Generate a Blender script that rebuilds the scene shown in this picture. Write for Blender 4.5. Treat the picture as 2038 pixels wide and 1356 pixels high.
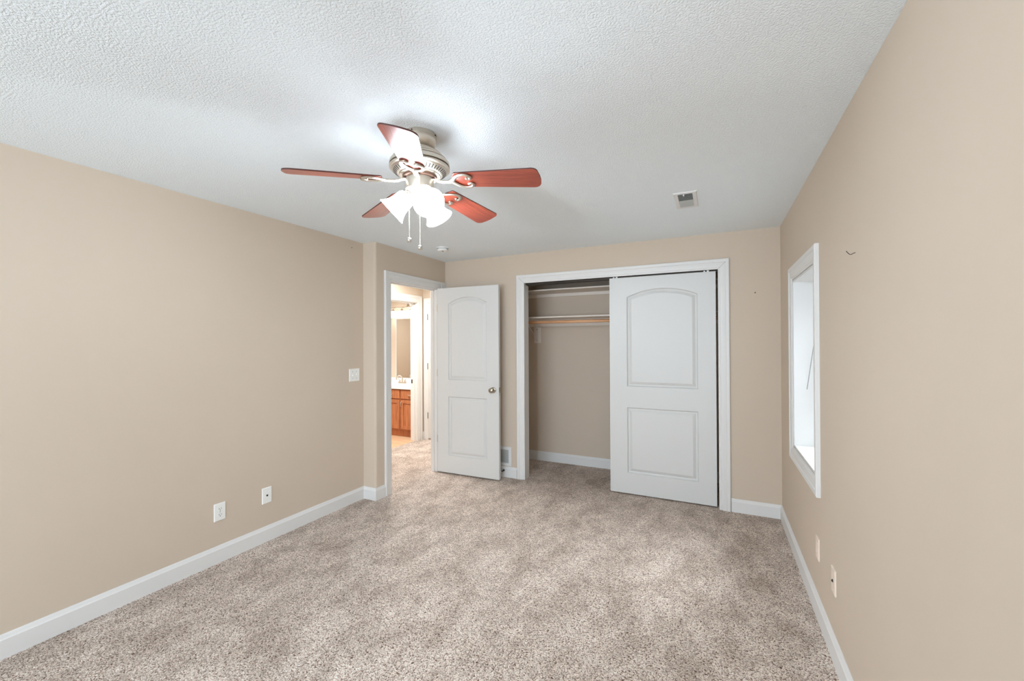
import bpy, bmesh, math, random
from mathutils import Vector, Matrix
from mathutils.geometry import tessellate_polygon

for o in list(bpy.data.objects):
    bpy.data.objects.remove(o, do_unlink=True)
random.seed(7)
SC = bpy.context.scene
COL = SC.collection
PI = math.pi

# ------------------------------------------------------------------ camera, world, lights, exposure
CAM_H = 1.4577
YAW, PITCH, ROLL = 0.453394, 0.0044564, -0.0046962
cam_d = bpy.data.cameras.new('camera')
cam_d.sensor_width = 36.0
cam_d.sensor_fit = 'HORIZONTAL'
cam_d.lens = 36.0 * 831.464 / 2038.0
cam_d.clip_start = 0.02
cam = bpy.data.objects.new('camera', cam_d)
COL.objects.link(cam)
fwd = Vector((-math.sin(YAW) * math.cos(PITCH), math.cos(YAW) * math.cos(PITCH), math.sin(PITCH)))
right = Vector((math.cos(YAW), math.sin(YAW), 0))
up = right.cross(fwd)
r2 = right * math.cos(ROLL) + up * math.sin(ROLL)
u2 = -right * math.sin(ROLL) + up * math.cos(ROLL)
m = Matrix((r2, u2, -fwd)).transposed().to_4x4()
m.translation = Vector((0, 0, CAM_H))
cam.matrix_world = m
SC.camera = cam

vs = SC.view_settings
vs.view_transform = 'Standard'
vs.look = 'None'
vs.gamma = 1.0
vs.use_curve_mapping = False
vs.exposure = 0.24
SC.cycles.max_bounces = 10
SC.cycles.diffuse_bounces = 7
SC.cycles.glossy_bounces = 4
SC.cycles.transmission_bounces = 6
SC.cycles.sample_clamp_indirect = 6.0

world = bpy.data.worlds.new('daylight')
SC.world = world
world.use_nodes = True
world.node_tree.nodes['Background'].inputs[0].default_value = (0.82, 0.91, 1.0, 1)


def area_light(name, loc, rot, sx, sy, power, color):
    d = bpy.data.lights.new(name, 'AREA')
    d.shape = 'RECTANGLE'
    d.size, d.size_y = sx, sy
    d.energy = power
    d.color = color
    o = bpy.data.objects.new(name, d)
    o.location = loc
    o.rotation_euler = rot
    COL.objects.link(o)
    return o


LP = {'fan': 18.0, 'bulb': 800.0, 'rear': 118.0, 'side': 112.0, 'low': 2.0, 'hall': 42.0, 'bath': 27.0, 'vanity': 6.0, 'world': 0.6}
world.node_tree.nodes['Background'].inputs[1].default_value = LP['world']
FAN_SHADE_EMIT = LP['fan']
FAN_BULB_EMIT = LP['bulb']
VANITY_EMIT = LP['vanity']
COOL = (0.80, 0.95, 1.12)
LAMP = (0.86, 0.96, 1.06)
WARM = (0.97, 0.98, 0.99)
# added fill light behind the camera, then daylight outside the right wall window
area_light('rear_fill_light', (-1.25, -2.78, 1.45), (PI / 2, 0, 0), 2.7, 1.6, LP['rear'], COOL)
area_light('side_window_daylight', (1.75, 3.35, 2.70), (Vector((-0.10, 3.1, 0.2)) - Vector((1.75, 3.35, 2.70))).to_track_quat('-Z', 'Y').to_euler(), 1.0, 1.0, LP['side'], (0.90, 0.97, 1.04))
area_light('side_window_ground_bounce', (1.15, 3.08, 0.95), (PI / 2 + 0.35, 0, PI / 2), 0.9, 0.9, LP['low'], (0.90, 0.97, 1.04))
# ceiling lamp of the hall and of the bathroom (both out of sight)
area_light('hall_lamp_light', (-3.55, 4.0, 2.36), (0, 0, 0), 0.3, 0.3, LP['hall'], WARM)
area_light('bath_lamp_light', (-5.0, 4.25, 2.36), (0, 0, 0), 0.3, 0.3, LP['bath'], WARM)

# ------------------------------------------------------------------ materials


def srgb(r, g, b):
    def f(c):
        c /= 255.0
        return c / 12.92 if c <= 0.04045 else ((c + 0.055) / 1.055) ** 2.4
    return (f(r), f(g), f(b), 1.0)


def new_mat(name, color, rough=0.5, metal=0.0, spec=0.5, coat=0.0):
    mt = bpy.data.materials.new(name)
    mt.use_nodes = True
    b = mt.node_tree.nodes['Principled BSDF']
    b.inputs['Base Color'].default_value = color
    b.inputs['Roughness'].default_value = rough
    b.inputs['Metallic'].default_value = metal
    b.inputs['Specular IOR Level'].default_value = spec
    b.inputs['Coat Weight'].default_value = coat
    return mt


class NT:
    """small node helper"""

    def __init__(self, mt):
        self.t = mt.node_tree
        self.b = self.t.nodes['Principled BSDF']

    def n(self, typ, **kw):
        nd = self.t.nodes.new(typ)
        for k, v in kw.items():
            if k in nd.inputs:
                nd.inputs[k].default_value = v
            else:
                setattr(nd, k, v)
        return nd

    def l(self, a, ao, b, bi):
        self.t.links.new(a.outputs[ao], b.inputs[bi])

    def ramp(self, stops):
        r = self.t.nodes.new('ShaderNodeValToRGB')
        e = r.color_ramp.elements
        while len(e) < len(stops):
            e.new(0.5)
        for i, (p, c) in enumerate(stops):
            e[i].position = p
            e[i].color = c
        return r


def add_bump(mt, scale, strength, dist, detail=3.0, rough=0.6):
    k = NT(mt)
    tc = k.n('ShaderNodeTexCoord')
    nz = k.n('ShaderNodeTexNoise', Scale=scale, Detail=detail, Roughness=rough)
    bp = k.n('ShaderNodeBump', Strength=strength, Distance=dist)
    k.l(tc, 'Object', nz, 'Vector')
    k.l(nz, 'Fac', bp, 'Height')
    k.l(bp, 'Normal', k.b, 'Normal')
    return k


def mat_wall(name, col):
    mt = new_mat(name, col, 0.75, spec=0.25)
    k = add_bump(mt, 140.0, 0.12, 0.002)
    tc = k.n('ShaderNodeTexCoord')
    nz = k.n('ShaderNodeTexNoise', Scale=1.4, Detail=2.0)
    mx = k.n('ShaderNodeMix', data_type='RGBA')
    k.l(tc, 'Object', nz, 'Vector')
    k.l(nz, 'Fac', mx, 0)
    mx.inputs[6].default_value = [c * 0.97 for c in col[:3]] + [1]
    mx.inputs[7].default_value = [min(1, c * 1.03) for c in col[:3]] + [1]
    k.l(mx, 2, k.b, 'Base Color')
    return mt


def mat_ceiling():
    mt = new_mat('stippled ceiling paint', srgb(237, 244, 247), 0.9, spec=0.15)
    k = NT(mt)
    tc = k.n('ShaderNodeTexCoord')
    n1 = k.n('ShaderNodeTexNoise', Scale=140.0, Detail=3.0, Roughness=0.5, Distortion=0.2)
    rp = k.ramp([(0.36, (0, 0, 0, 1)), (0.60, (1, 1, 1, 1))])
    bp = k.n('ShaderNodeBump', Strength=0.6, Distance=0.0034)
    k.l(tc, 'Object', n1, 'Vector')
    k.l(n1, 'Fac', rp, 'Fac')
    k.l(rp, 'Color', bp, 'Height')
    k.l(bp, 'Normal', k.b, 'Normal')
    return mt


def mat_carpet():
    mt = new_mat('twist pile carpet', srgb(170, 150, 136), 0.95, spec=0.1)
    k = NT(mt)
    k.b.inputs['Sheen Weight'].default_value = 0.06
    k.b.inputs['Sheen Roughness'].default_value = 0.5
    tc = k.n('ShaderNodeTexCoord')
    # warped cells: yarn tufts with gaps between them
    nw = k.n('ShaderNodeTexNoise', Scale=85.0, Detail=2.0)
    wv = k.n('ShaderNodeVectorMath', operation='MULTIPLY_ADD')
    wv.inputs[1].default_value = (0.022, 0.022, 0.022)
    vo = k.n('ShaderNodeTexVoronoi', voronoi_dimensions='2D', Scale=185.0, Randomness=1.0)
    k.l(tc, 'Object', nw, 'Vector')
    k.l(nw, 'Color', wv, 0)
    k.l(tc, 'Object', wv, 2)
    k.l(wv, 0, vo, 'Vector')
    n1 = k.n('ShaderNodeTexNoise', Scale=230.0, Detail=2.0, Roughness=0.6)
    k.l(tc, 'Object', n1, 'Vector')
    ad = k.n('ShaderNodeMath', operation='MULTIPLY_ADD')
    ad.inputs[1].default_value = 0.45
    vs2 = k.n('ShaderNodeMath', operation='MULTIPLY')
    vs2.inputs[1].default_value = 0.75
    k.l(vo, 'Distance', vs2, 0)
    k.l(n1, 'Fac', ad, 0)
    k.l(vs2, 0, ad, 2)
    r1 = k.ramp([(0.39, (1.0, 0.93, 0.85, 1)), (0.55, (0.92, 0.78, 0.675, 1)), (0.69, srgb(200, 176, 159)), (0.82, srgb(112, 88, 73))])  # crevice shade between tufts painted into the base colour
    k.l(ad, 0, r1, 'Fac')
    # brushed nap patches
    mp = k.n('ShaderNodeMapping')
    mp.inputs['Rotation'].default_value = (0, 0, 0.5)
    mp.inputs['Scale'].default_value = (1.35, 0.8, 1.0)
    k.l(tc, 'Object', mp, 'Vector')
    n2 = k.n('ShaderNodeTexNoise', Scale=4.2, Detail=7.0, Roughness=0.7, Distortion=0.2)
    r2_ = k.ramp([(0.36, (0.74, 0.705, 0.675, 1)), (0.60, (1.12, 1.12, 1.125, 1))])
    # heathered yarn: every tuft has its own tone
    sp = k.n('ShaderNodeSeparateColor')
    k.l(vo, 'Color', sp, 'Color')
    r3 = k.ramp([(0.0, (0.52, 0.46, 0.42, 1)), (0.45, (0.98, 0.97, 0.96, 1)), (1.0, (1.12, 1.12, 1.12, 1))])
    k.l(sp, 'Red', r3, 'Fac')
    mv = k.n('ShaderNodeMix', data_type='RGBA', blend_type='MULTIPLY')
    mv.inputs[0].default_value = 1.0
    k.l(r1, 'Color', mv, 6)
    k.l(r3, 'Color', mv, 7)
    mu = k.n('ShaderNodeMix', data_type='RGBA', blend_type='MULTIPLY')
    mu.inputs[0].default_value = 1.0
    iv = k.n('ShaderNodeMath', operation='SUBTRACT')
    iv.inputs[0].default_value = 1.2
    bp = k.n('ShaderNodeBump', Strength=1.0, Distance=0.009)
    k.l(mp, 'Vector', n2, 'Vector')
    k.l(n2, 'Fac', r2_, 'Fac')
    k.l(mv, 2, mu, 6)
    k.l(r2_, 'Color', mu, 7)
    k.l(mu, 2, k.b, 'Base Color')
    k.l(ad, 0, iv, 1)
    k.l(iv, 0, bp, 'Height')
    k.l(bp, 'Normal', k.b, 'Normal')
    return mt


def mat_wood(name, dark, light, axis_scale, rough=0.4, coat=0.0, scale=1.0):
    mt = new_mat(name, light, rough, coat=coat)
    k = NT(mt)
    k.b.inputs['Coat Roughness'].default_value = 0.25
    tc = k.n('ShaderNodeTexCoord')
    mp = k.n('ShaderNodeMapping')
    mp.inputs['Scale'].default_value = axis_scale
    nz = k.n('ShaderNodeTexNoise', Scale=6.0 * scale, Detail=5.0, Roughness=0.65, Distortion=0.4)
    rp = k.ramp([(0.30, dark), (0.66, light)])
    k.l(tc, 'Object', mp, 'Vector')
    k.l(mp, 'Vector', nz, 'Vector')
    k.l(nz, 'Fac', rp, 'Fac')
    k.l(rp, 'Color', k.b, 'Base Color')
    return mt


def mat_emit(name, color, strength, base=(0.9, 0.9, 0.88, 1)):
    mt = new_mat(name, base, 0.4)
    b = mt.node_tree.nodes['Principled BSDF']
    b.inputs['Emission Color'].default_value = color
    b.inputs['Emission Strength'].default_value = strength
    return mt


def mat_pane():
    mt = bpy.data.materials.new('window glass')
    mt.use_nodes = True
    t = mt.node_tree
    t.nodes.clear()
    out = t.nodes.new('ShaderNodeOutputMaterial')
    tr = t.nodes.new('ShaderNodeBsdfTransparent')
    gl = t.nodes.new('ShaderNodeBsdfGlossy')
    gl.inputs['Roughness'].default_value = 0.02
    mx = t.nodes.new('ShaderNodeMixShader')
    mx.inputs[0].default_value = 0.08
    t.links.new(tr.outputs[0], mx.inputs[1])
    t.links.new(gl.outputs[0], mx.inputs[2])
    t.links.new(mx.outputs[0], out.inputs[0])
    return mt


M = {}
M['wall'] = mat_wall('beige wall paint', srgb(203, 188, 170))
M['ceiling'] = mat_ceiling()
M['trim'] = new_mat('white semigloss trim paint', srgb(221, 220, 217), 0.38, spec=0.4)
M['door'] = new_mat('white door paint', srgb(212, 212, 209), 0.42, spec=0.4)
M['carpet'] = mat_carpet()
M['vinyl'] = mat_wood('tan vinyl flooring', srgb(196, 158, 122), srgb(222, 188, 152), (0.4, 2.0, 1.0), 0.4)
M['nickel'] = new_mat('brushed nickel', srgb(205, 196, 182), 0.34, metal=0.9)
M['nickel_dark'] = new_mat('bronzed inner metal', srgb(120, 92, 78), 0.45, metal=0.6)
M['pewter'] = new_mat('satin nickel knob', srgb(176, 168, 152), 0.22, metal=1.0)
M['chrome'] = new_mat('chrome', srgb(225, 225, 222), 0.12, metal=1.0)
M['hinge_grey'] = new_mat('dull grey hinge', srgb(128, 120, 110), 0.45, metal=0.5)
M['louver'] = new_mat('pale grey louver', srgb(176, 178, 174), 0.5)
M['slot'] = new_mat('dark slot', srgb(40, 32, 28), 0.7)
M['plastic'] = new_mat('white plastic', srgb(238, 238, 234), 0.35)
M['almond'] = new_mat('light almond plastic', srgb(232, 216, 200), 0.4)
M['black'] = new_mat('black recess', srgb(14, 13, 12), 0.8)
M['blade'] = mat_wood('cherry fan blade', srgb(112, 40, 28), srgb(176, 82, 60), (0.7, 22.0, 22.0), 0.32, coat=0.5, scale=1.3)
M['blade_edge'] = new_mat('dark blade edge', srgb(70, 32, 26), 0.4)
M['vanity'] = mat_wood('maple vanity wood', srgb(158, 94, 60), srgb(196, 128, 86), (5.0, 5.0, 0.6), 0.4)
M['rod'] = mat_wood('pine closet rod', srgb(196, 140, 96), srgb(228, 178, 134), (0.5, 6.0, 6.0), 0.5)
M['counter'] = new_mat('white cultured marble', srgb(246, 243, 238), 0.2)
M['mirror'] = new_mat('mirror glass', (0.86, 0.87, 0.85, 1), 0.02, metal=1.0)
M['vent_grey'] = new_mat('grey vent duct', srgb(128, 130, 126), 0.7)
M['shelf'] = new_mat('painted closet shelf', srgb(228, 218, 206), 0.5)
M['shade'] = mat_emit('lit frosted glass', LAMP + (1,), FAN_SHADE_EMIT)
M['bulb'] = mat_emit('lit bulb', LAMP + (1,), FAN_BULB_EMIT)
M['vanity_shade'] = mat_emit('lit vanity glass', (1.0, 0.95, 0.88, 1), VANITY_EMIT)
M['pane'] = mat_pane()
M['wand'] = new_mat('clear grey plastic wand', srgb(150, 152, 154), 0.3)
M['steel_dark'] = new_mat('dark steel', srgb(62, 54, 46), 0.5, metal=0.6)

# ------------------------------------------------------------------ mesh builder


class MB:
    def __init__(self):
        self.v = []
        self.f = []

    def add(self, vs_, fs):
        o = len(self.v)
        self.v += [tuple(p) for p in vs_]
        self.f += [tuple(i + o for i in f) for f in fs]
        return self

    def box(self, x0, y0, z0, x1, y1, z1):
        x0, x1 = min(x0, x1), max(x0, x1)
        y0, y1 = min(y0, y1), max(y0, y1)
        z0, z1 = min(z0, z1), max(z0, z1)
        return self.add([(x0, y0, z0), (x1, y0, z0), (x1, y1, z0), (x0, y1, z0),
                         (x0, y0, z1), (x1, y0, z1), (x1, y1, z1), (x0, y1, z1)],
                        [(0, 3, 2, 1), (4, 5, 6, 7), (0, 1, 5, 4), (1, 2, 6, 5), (2, 3, 7, 6), (3, 0, 4, 7)])

    def rings(self, rings, closed=True, cap0=False, cap1=False, loop=False):
        n = len(rings[0])
        vs_ = [p for r in rings for p in r]
        fs = []
        R = len(rings)
        for i in range(R if loop else R - 1):
            a, b = i * n, ((i + 1) % R) * n
            for j in range(n if closed else n - 1):
                k = (j + 1) % n
                fs.append((a + j, a + k, b + k, b + j))
        if cap0:
            fs.append(tuple(range(n))[::-1])
        if cap1:
            fs.append(tuple((R - 1) * n + j for j in range(n)))
        return self.add(vs_, fs)

    def lathe(self, prof, c=(0, 0, 0), axis=(0, 0, 1), seg=32, cap0=False, cap1=False):
        """prof: (radius, distance along axis)"""
        a = Vector(axis).normalized()
        t = Vector((1, 0, 0)) if abs(a.x) < 0.9 else Vector((0, 1, 0))
        e1 = a.cross(t).normalized()
        e2 = a.cross(e1)
        c = Vector(c)
        rs = []
        for r, h in prof:
            rs.append([c + a * h + (e1 * math.cos(2 * PI * j / seg) + e2 * math.sin(2 * PI * j / seg)) * max(r, 1e-5) for j in range(seg)])
        return self.rings(rs, True, cap0, cap1)

    def tube(self, path, rad, seg=10, ry=None, upv=(0, 0, 1), cap=True):
        """round or flattened (rad sideways, ry along upv) tube along a path; rad may be a list"""
        P = [Vector(p) for p in path]
        upv = Vector(upv)
        rs = []
        for i, p in enumerate(P):
            d = (P[min(i + 1, len(P) - 1)] - P[max(i - 1, 0)]).normalized()
            s = d.cross(upv)
            if s.length < 1e-4:
                s = d.cross(Vector((1, 0, 0)))
            s.normalize()
            n = s.cross(d).normalized()
            ra = rad[i] if isinstance(rad, (list, tuple)) else rad
            rb = ra if ry is None else (ry[i] if isinstance(ry, (list, tuple)) else ry)
            rs.append([p + s * ra * math.cos(2 * PI * j / seg) + n * rb * math.sin(2 * PI * j / seg) for j in range(seg)])
        return self.rings(rs, True, cap, cap)

    def prism(self, poly, fn, a, b):
        """polygon (2D) extruded between a and b through fn(u, v, w) -> xyz"""
        n = len(poly)
        vs_ = [fn(p[0], p[1], a) for p in poly] + [fn(p[0], p[1], b) for p in poly]
        fs = [tuple(range(n))[::-1], tuple(range(n, 2 * n))]
        for i in range(n):
            j = (i + 1) % n
            fs.append((i, j, n + j, n + i))
        return self.add(vs_, fs)

    def poly_holes(self, loops, fn):
        pts = [Vector((p[0], p[1], 0)) for lp in loops for p in lp]
        tris = tessellate_polygon([[Vector((p[0], p[1], 0)) for p in lp] for lp in loops])
        return self.add([fn(p.x, p.y) for p in pts], [tuple(t) for t in tris])

    def build(self, name, mat, parent=None, smooth=None, bevel=0.0, seg=2):
        off = Vector((0, 0, 0))
        p = parent
        while p is not None:
            off += p.location
            p = p.parent
        me = bpy.data.meshes.new(name)
        me.from_pydata([tuple(Vector(v) - off) for v in self.v], [], self.f)
        bm = bmesh.new()
        bm.from_mesh(me)
        bmesh.ops.remove_doubles(bm, verts=bm.verts, dist=1e-6)
        bmesh.ops.recalc_face_normals(bm, faces=bm.faces)
        bm.to_mesh(me)
        bm.free()
        me.materials.append(M[mat] if isinstance(mat, str) else mat)
        if smooth is not None:
            me.polygons.foreach_set('use_smooth', [True] * len(me.polygons))
            me.set_sharp_from_angle(angle=math.radians(smooth))
        o = bpy.data.objects.new(name, me)
        COL.objects.link(o)
        if parent is not None:
            o.parent = parent
        if bevel:
            md = o.modifiers.new('bevel', 'BEVEL')
            md.width = bevel
            md.segments = seg
            md.limit_method = 'ANGLE'
        return o


def thing(name, label, cat, loc, group=None):
    o = bpy.data.objects.new(name, None)
    o.empty_display_size = 0.05
    o.location = loc
    COL.objects.link(o)
    return tag(o, label, cat, group)


def tag(o, label, cat, group=None):
    o['label'] = label
    o['category'] = cat
    if group:
        o['group'] = group
    return o


def struct(o, label=None, cat=None):
    o['kind'] = 'structure'
    if label:
        o['label'] = label
        o['category'] = cat
    return o


# ------------------------------------------------------------------ room dimensions (metres)
H = 2.40
XL, XJ, XR = -2.9894, -2.8387, 0.4830          # left wall, entry wall, right wall
YB, YJ, Y0 = 4.050, 2.930, -2.60               # closet wall, jog, rear wall
TH = 0.12
TE = 0.086                                      # entry wall at the doorway
DY0, DY1, DZ = 3.128, 3.895, 2.070             # bedroom doorway
CX0, CX1, CZ = -1.832, 0.028, 2.092            # closet opening
YC = 4.805                                     # closet rear wall
XH, YH = -4.0, 5.12                            # hall side wall, hall end wall
BY0, BY1, BZ = 4.215, 4.985, 2.062             # bathroom doorway
YBB = 5.605                                    # bathroom mirror wall
WY0, WY1, WZ0, WZ1 = 2.73, 3.425, 0.737, 1.873  # window opening

# floor and ceiling
f = MB()
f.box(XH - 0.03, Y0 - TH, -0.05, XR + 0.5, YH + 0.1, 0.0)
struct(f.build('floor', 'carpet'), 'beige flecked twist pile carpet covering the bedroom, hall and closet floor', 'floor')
f = MB()
f.box(-6.2, 3.4, -0.05, XH - 0.03, 5.75, -0.002)
struct(f.build('floor_bathroom', 'vinyl'), 'tan vinyl bathroom floor seen through the doorway', 'floor')
c = MB()
c.box(-6.3, Y0 - TH, H, XR + 0.5, 5.8, H + 0.08)
struct(c.build('ceiling', 'ceiling'), 'white stippled textured ceiling', 'ceiling')

# walls
w = MB()
w.box(XL - TH, Y0 - TH, 0, XL, YJ + 0.005, H)
struct(w.build('wall_left', 'wall'), 'long plain beige wall on the left', 'wall')


def arc(cx, cy, r, a0, a1, n=8):
    return [(cx + r * math.cos(a0 + (a1 - a0) * i / n), cy + r * math.sin(a0 + (a1 - a0) * i / n)) for i in range(n + 1)]


w = MB()
RB = 0.022
plan = [(XL - TH, YJ), (XJ - RB, YJ)] + arc(XJ - RB, YJ + RB, RB, -PI / 2, 0)[1:] + [(XJ, DY0), (XJ - TE, DY0), (XJ - TE, YJ + TH), (XL - TH, YJ + TH)]
w.prism(plan, lambda u, v, z: (u, v, z), 0, H)
w.box(XJ - TE, DY0, DZ, XJ, DY1, H)
w.box(XJ - TE, DY1, 0, XJ, YH + TH, H)
struct(w.build('wall_entry', 'wall', smooth=30), 'short beige wall with rounded corner around the open doorway', 'wall')

w = MB()
w.box(XJ, YB, 0, CX0, YB + TH, H)
w.box(CX0, YB, CZ, CX1, YB + TH, H)
w.box(CX1, YB, 0, XR + 0.45, YB + TH, H)
struct(w.build('wall_back', 'wall'), 'beige wall around the sliding closet opening', 'wall')

w = MB()
WT = 0.30
w.box(XR, Y0 - TH, 0, XR + WT, WY0, H)
w.box(XR, WY1, 0, XR + WT, YB, H)
w.box(XR, WY0, 0, XR + WT, WY1, WZ0)
w.box(XR, WY0, WZ1, XR + WT, WY1, H)
struct(w.build('wall_right', 'wall'), 'plain beige wall with the deep window on the right', 'wall')

w = MB()
w.box(XL, Y0 - TH, 0, -2.65, Y0, H)
w.box(0.15, Y0 - TH, 0, XR, Y0, H)
w.box(-2.65, Y0 - TH, 0, 0.15, Y0, 0.62)  # unseen opening cut to let the added fill light in
w.box(-2.65, Y0 - TH, 2.28, 0.15, Y0, H)
struct(w.build('wall_rear', 'wall'))

w = MB()
w.box(-2.45, YC, 0, XR + 0.3, YC + 0.1, H)
w.box(-2.45, YB + TH, 0, -2.35, YC, H)
w.box(XR - 0.05, YB + TH, 0, XR + 0.05, YC, H)
struct(w.build('wall_closet', 'wall'), 'beige rear wall inside the open closet', 'wall')

w = MB()
w.box(XH - TH, 2.4, 0, XH, BY0, H)
w.box(XH - TH, BY0, BZ, XH, BY1, H)
w.box(XH - TH, BY1, 0, XH, YBB + 0.1, H)
w.box(XH, YH, 0, XJ - TE, YH + TH, H)
w.box(XH - TH, 2.3, 0, XL - TH, 2.4, H)
struct(w.build('wall_hall', 'wall'), 'bright beige hall walls beyond the open doorway', 'wall')

w = MB()
w.box(-6.2, YBB, 0, XH - TH, YBB + 0.1, H)
w.box(-6.3, 3.4, 0, -6.2, YBB + 0.1, H)
w.box(-6.2, 3.4, 0, XH - TH, 3.5, H)
struct(w.build('wall_bathroom', 'wall'), 'beige bathroom wall behind the mirror', 'wall')

# ------------------------------------------------------------------ baseboards
BH, BT = 0.112, 0.015
BPROF = [(0, BH), (0.004, BH), (0.0075, BH - 0.006), (0.009, BH - 0.014), (0.0125, BH - 0.020), (BT, BH - 0.024), (BT, 0.0), (0, 0.0)]


def sweep_plan(mb, pts, prof):
    """profile (offset to the right of travel, z) swept along a plan polyline with mitred corners"""
    P = [Vector(p) for p in pts]
    rings = []
    for i, p in enumerate(P):
        ds = []
        if i > 0:
            ds.append((P[i] - P[i - 1]).normalized())
        if i < len(P) - 1:
            ds.append((P[i + 1] - P[i]).normalized())
        ns = [Vector((d.y, -d.x)) for d in ds]
        if len(ns) == 2:
            b = (ns[0] + ns[1])
            b = b / b.dot(ns[0])
        else:
            b = ns[0]
        rings.append([(p.x + b.x * o, p.y + b.y * o, z) for o, z in prof])
    mb.rings(rings, True, True, True)


def baseboard(name, pts):
    b = MB()
    sweep_plan(b, pts, BPROF)
    return struct(b.build(name, 'trim', smooth=25))


baseboard('baseboard_left', [(XL, Y0), (XL, YJ), (XJ, YJ), (XJ, DY0 - 0.083)])
baseboard('baseboard_back', [(XJ + 0.02, YB), (CX0 - 0.085, YB)])
baseboard('baseboard_right', [(CX1 + 0.086, YB), (XR, YB), (XR, Y0)])
baseboard('baseboard_closet', [(-2.35, YB + TH), (-2.35, YC), (XR - 0.05, YC), (XR - 0.05, YB + TH)])
baseboard('baseboard_hall', [(XH, BY1 + 0.102), (XH, YH), (XH + 0.024, YH)])

# ------------------------------------------------------------------ casings (colonial profile, mitred)
CASE = [(0.0, 0.0), (0.0, 0.007), (0.003, 0.0095), (0.014, 0.0095), (0.017, 0.0125), (0.026, 0.0155), (0.040, 0.0160), (0.058, 0.0150), (0.062, 0.0195), (0.067, 0.0210), (0.084, 0.0205), (0.088, 0.017), (0.088, 0.0)]


def casing(mb, path, fn, closed=False, prof=CASE, side=1, widths=None):
    """path: 2D inner edge; fn(a, b, h) -> xyz. Profile runs outward (side = +1: left of travel)"""
    P = [Vector(p) for p in path]
    n = len(P)
    rings = []
    for i, p in enumerate(P):
        ds = []
        if closed or i > 0:
            ds.append((P[i] - P[i - 1]).normalized())
        if closed or i < n - 1:
            ds.append((P[(i + 1) % n] - P[i]).normalized())
        ns = [Vector((-d.y, d.x)) * side for d in ds]
        b = ns[0] if len(ns) == 1 else (ns[0] + ns[1]) / (1 + ns[0].dot(ns[1]))
        rings.append([fn(p.x + b.x * s, p.y + b.y * s, h) for s, h in prof])
    mb.rings(rings, True, not closed, not closed, loop=closed)


# bedroom doorway: casing, jambs, stop
t = MB()
casing(t, [(DY0 + 0.006, 0), (DY0 + 0.006, DZ - 0.006), (DY1 - 0.006, DZ - 0.006), (DY1 - 0.006, 0)], lambda a, b, h: (XJ + h, a, b), side=1)
t.box(XJ, DY1 + 0.075, 0, XJ + 0.017, YB, DZ + 0.082)      # filler strip up to the corner
casing(t, [(DY0 + 0.006, 0), (DY0 + 0.006, DZ - 0.006), (DY1 - 0.006, DZ - 0.006), (DY1 - 0.006, 0)], lambda a, b, h: (XJ - TE - h, a, b), side=1)
JT = 0.0
t.box(XJ - TE, DY0 - 0.002, 0, XJ, DY0 + 0.012, DZ)
t.box(XJ - TE, DY1 - 0.012, 0, XJ, DY1 + 0.002, DZ)
t.box(XJ - TE, DY0, DZ - 0.012, XJ, DY1, DZ + 0.002)
t.box(XJ - 0.072, DY0 + 0.012, 0, XJ - 0.040, DY0 + 0.022, DZ - 0.012)
t.box(XJ - 0.072, DY1 - 0.022, 0, XJ - 0.040, DY1 - 0.012, DZ - 0.012)
t.box(XJ - 0.072, DY0 + 0.012, DZ - 0.022, XJ - 0.040, DY1 - 0.012, DZ - 0.012)
struct(t.build('trim_1', 'trim', smooth=25), 'white casing and jamb around the open bedroom doorway', 'door trim')

# closet opening
t = MB()
casing(t, [(CX0 + 0.007, 0), (CX0 + 0.007, CZ - 0.007), (CX1 - 0.007, CZ - 0.007), (CX1 - 0.007, 0)], lambda a, b, h: (a, YB - h, b), side=1)
t.box(CX0 - 0.003, YB, 0, CX0 + 0.001, YB + TH, CZ)
t.box(CX1 - 0.001, YB, 0, CX1 + 0.003, YB + TH, CZ)
t.box(CX0, YB, CZ - 0.001, CX1, YB + TH, CZ + 0.003)
o = struct(t.build('trim_2', 'trim', smooth=25), 'white mitred casing around the wide closet opening', 'closet trim')
t = MB()
for x in (CX0 + 0.007, CX1 - 0.007):
    sgn = -1 if x < -1 else 1
    t.tube([(x, YB - 0.0106, CZ - 0.007), (x + sgn * 0.036, YB - 0.0172, CZ + 0.029), (x + sgn * 0.0835, YB - 0.0198, CZ + 0.0765)], 0.0009, 6)
t.build('miter_joint', 'vent_grey', o)

# bathroom doorway in the hall
t = MB()
casing(t, [(BY0 + 0.006, 0), (BY0 + 0.006, BZ - 0.006), (BY1 - 0.004, BZ - 0.006), (BY1 - 0.004, 0)], lambda a, b, h: (XH + h, a, b), side=1, prof=[(s * 1.16, h) for s, h in CASE])
t.box(XH - TH, BY0, 0, XH, BY0 + 0.012, BZ)
t.box(XH - TH, BY1 - 0.012, 0, XH, BY1 + 0.002, BZ)
t.box(XH - TH, BY0, BZ - 0.012, XH, BY1, BZ + 0.002)
t.box(XH - 0.075, BY1 - 0.022, 0, XH - 0.040, BY1 - 0.012, BZ - 0.012)
t.box(XH - 0.075, BY0, BZ - 0.022, XH - 0.040, BY1 - 0.012, BZ - 0.012)
o = struct(t.build('trim_3', 'trim', smooth=25), 'white casing around the bathroom doorway across the hall', 'door trim')
t = MB()
t.box(XH - 0.105, BY1 - 0.0135, 0.85, XH - 0.079, BY1 - 0.0118, 0.91)
t.build('strike_plate', 'steel_dark', o)

# ------------------------------------------------------------------ moulded two-panel doors


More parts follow.
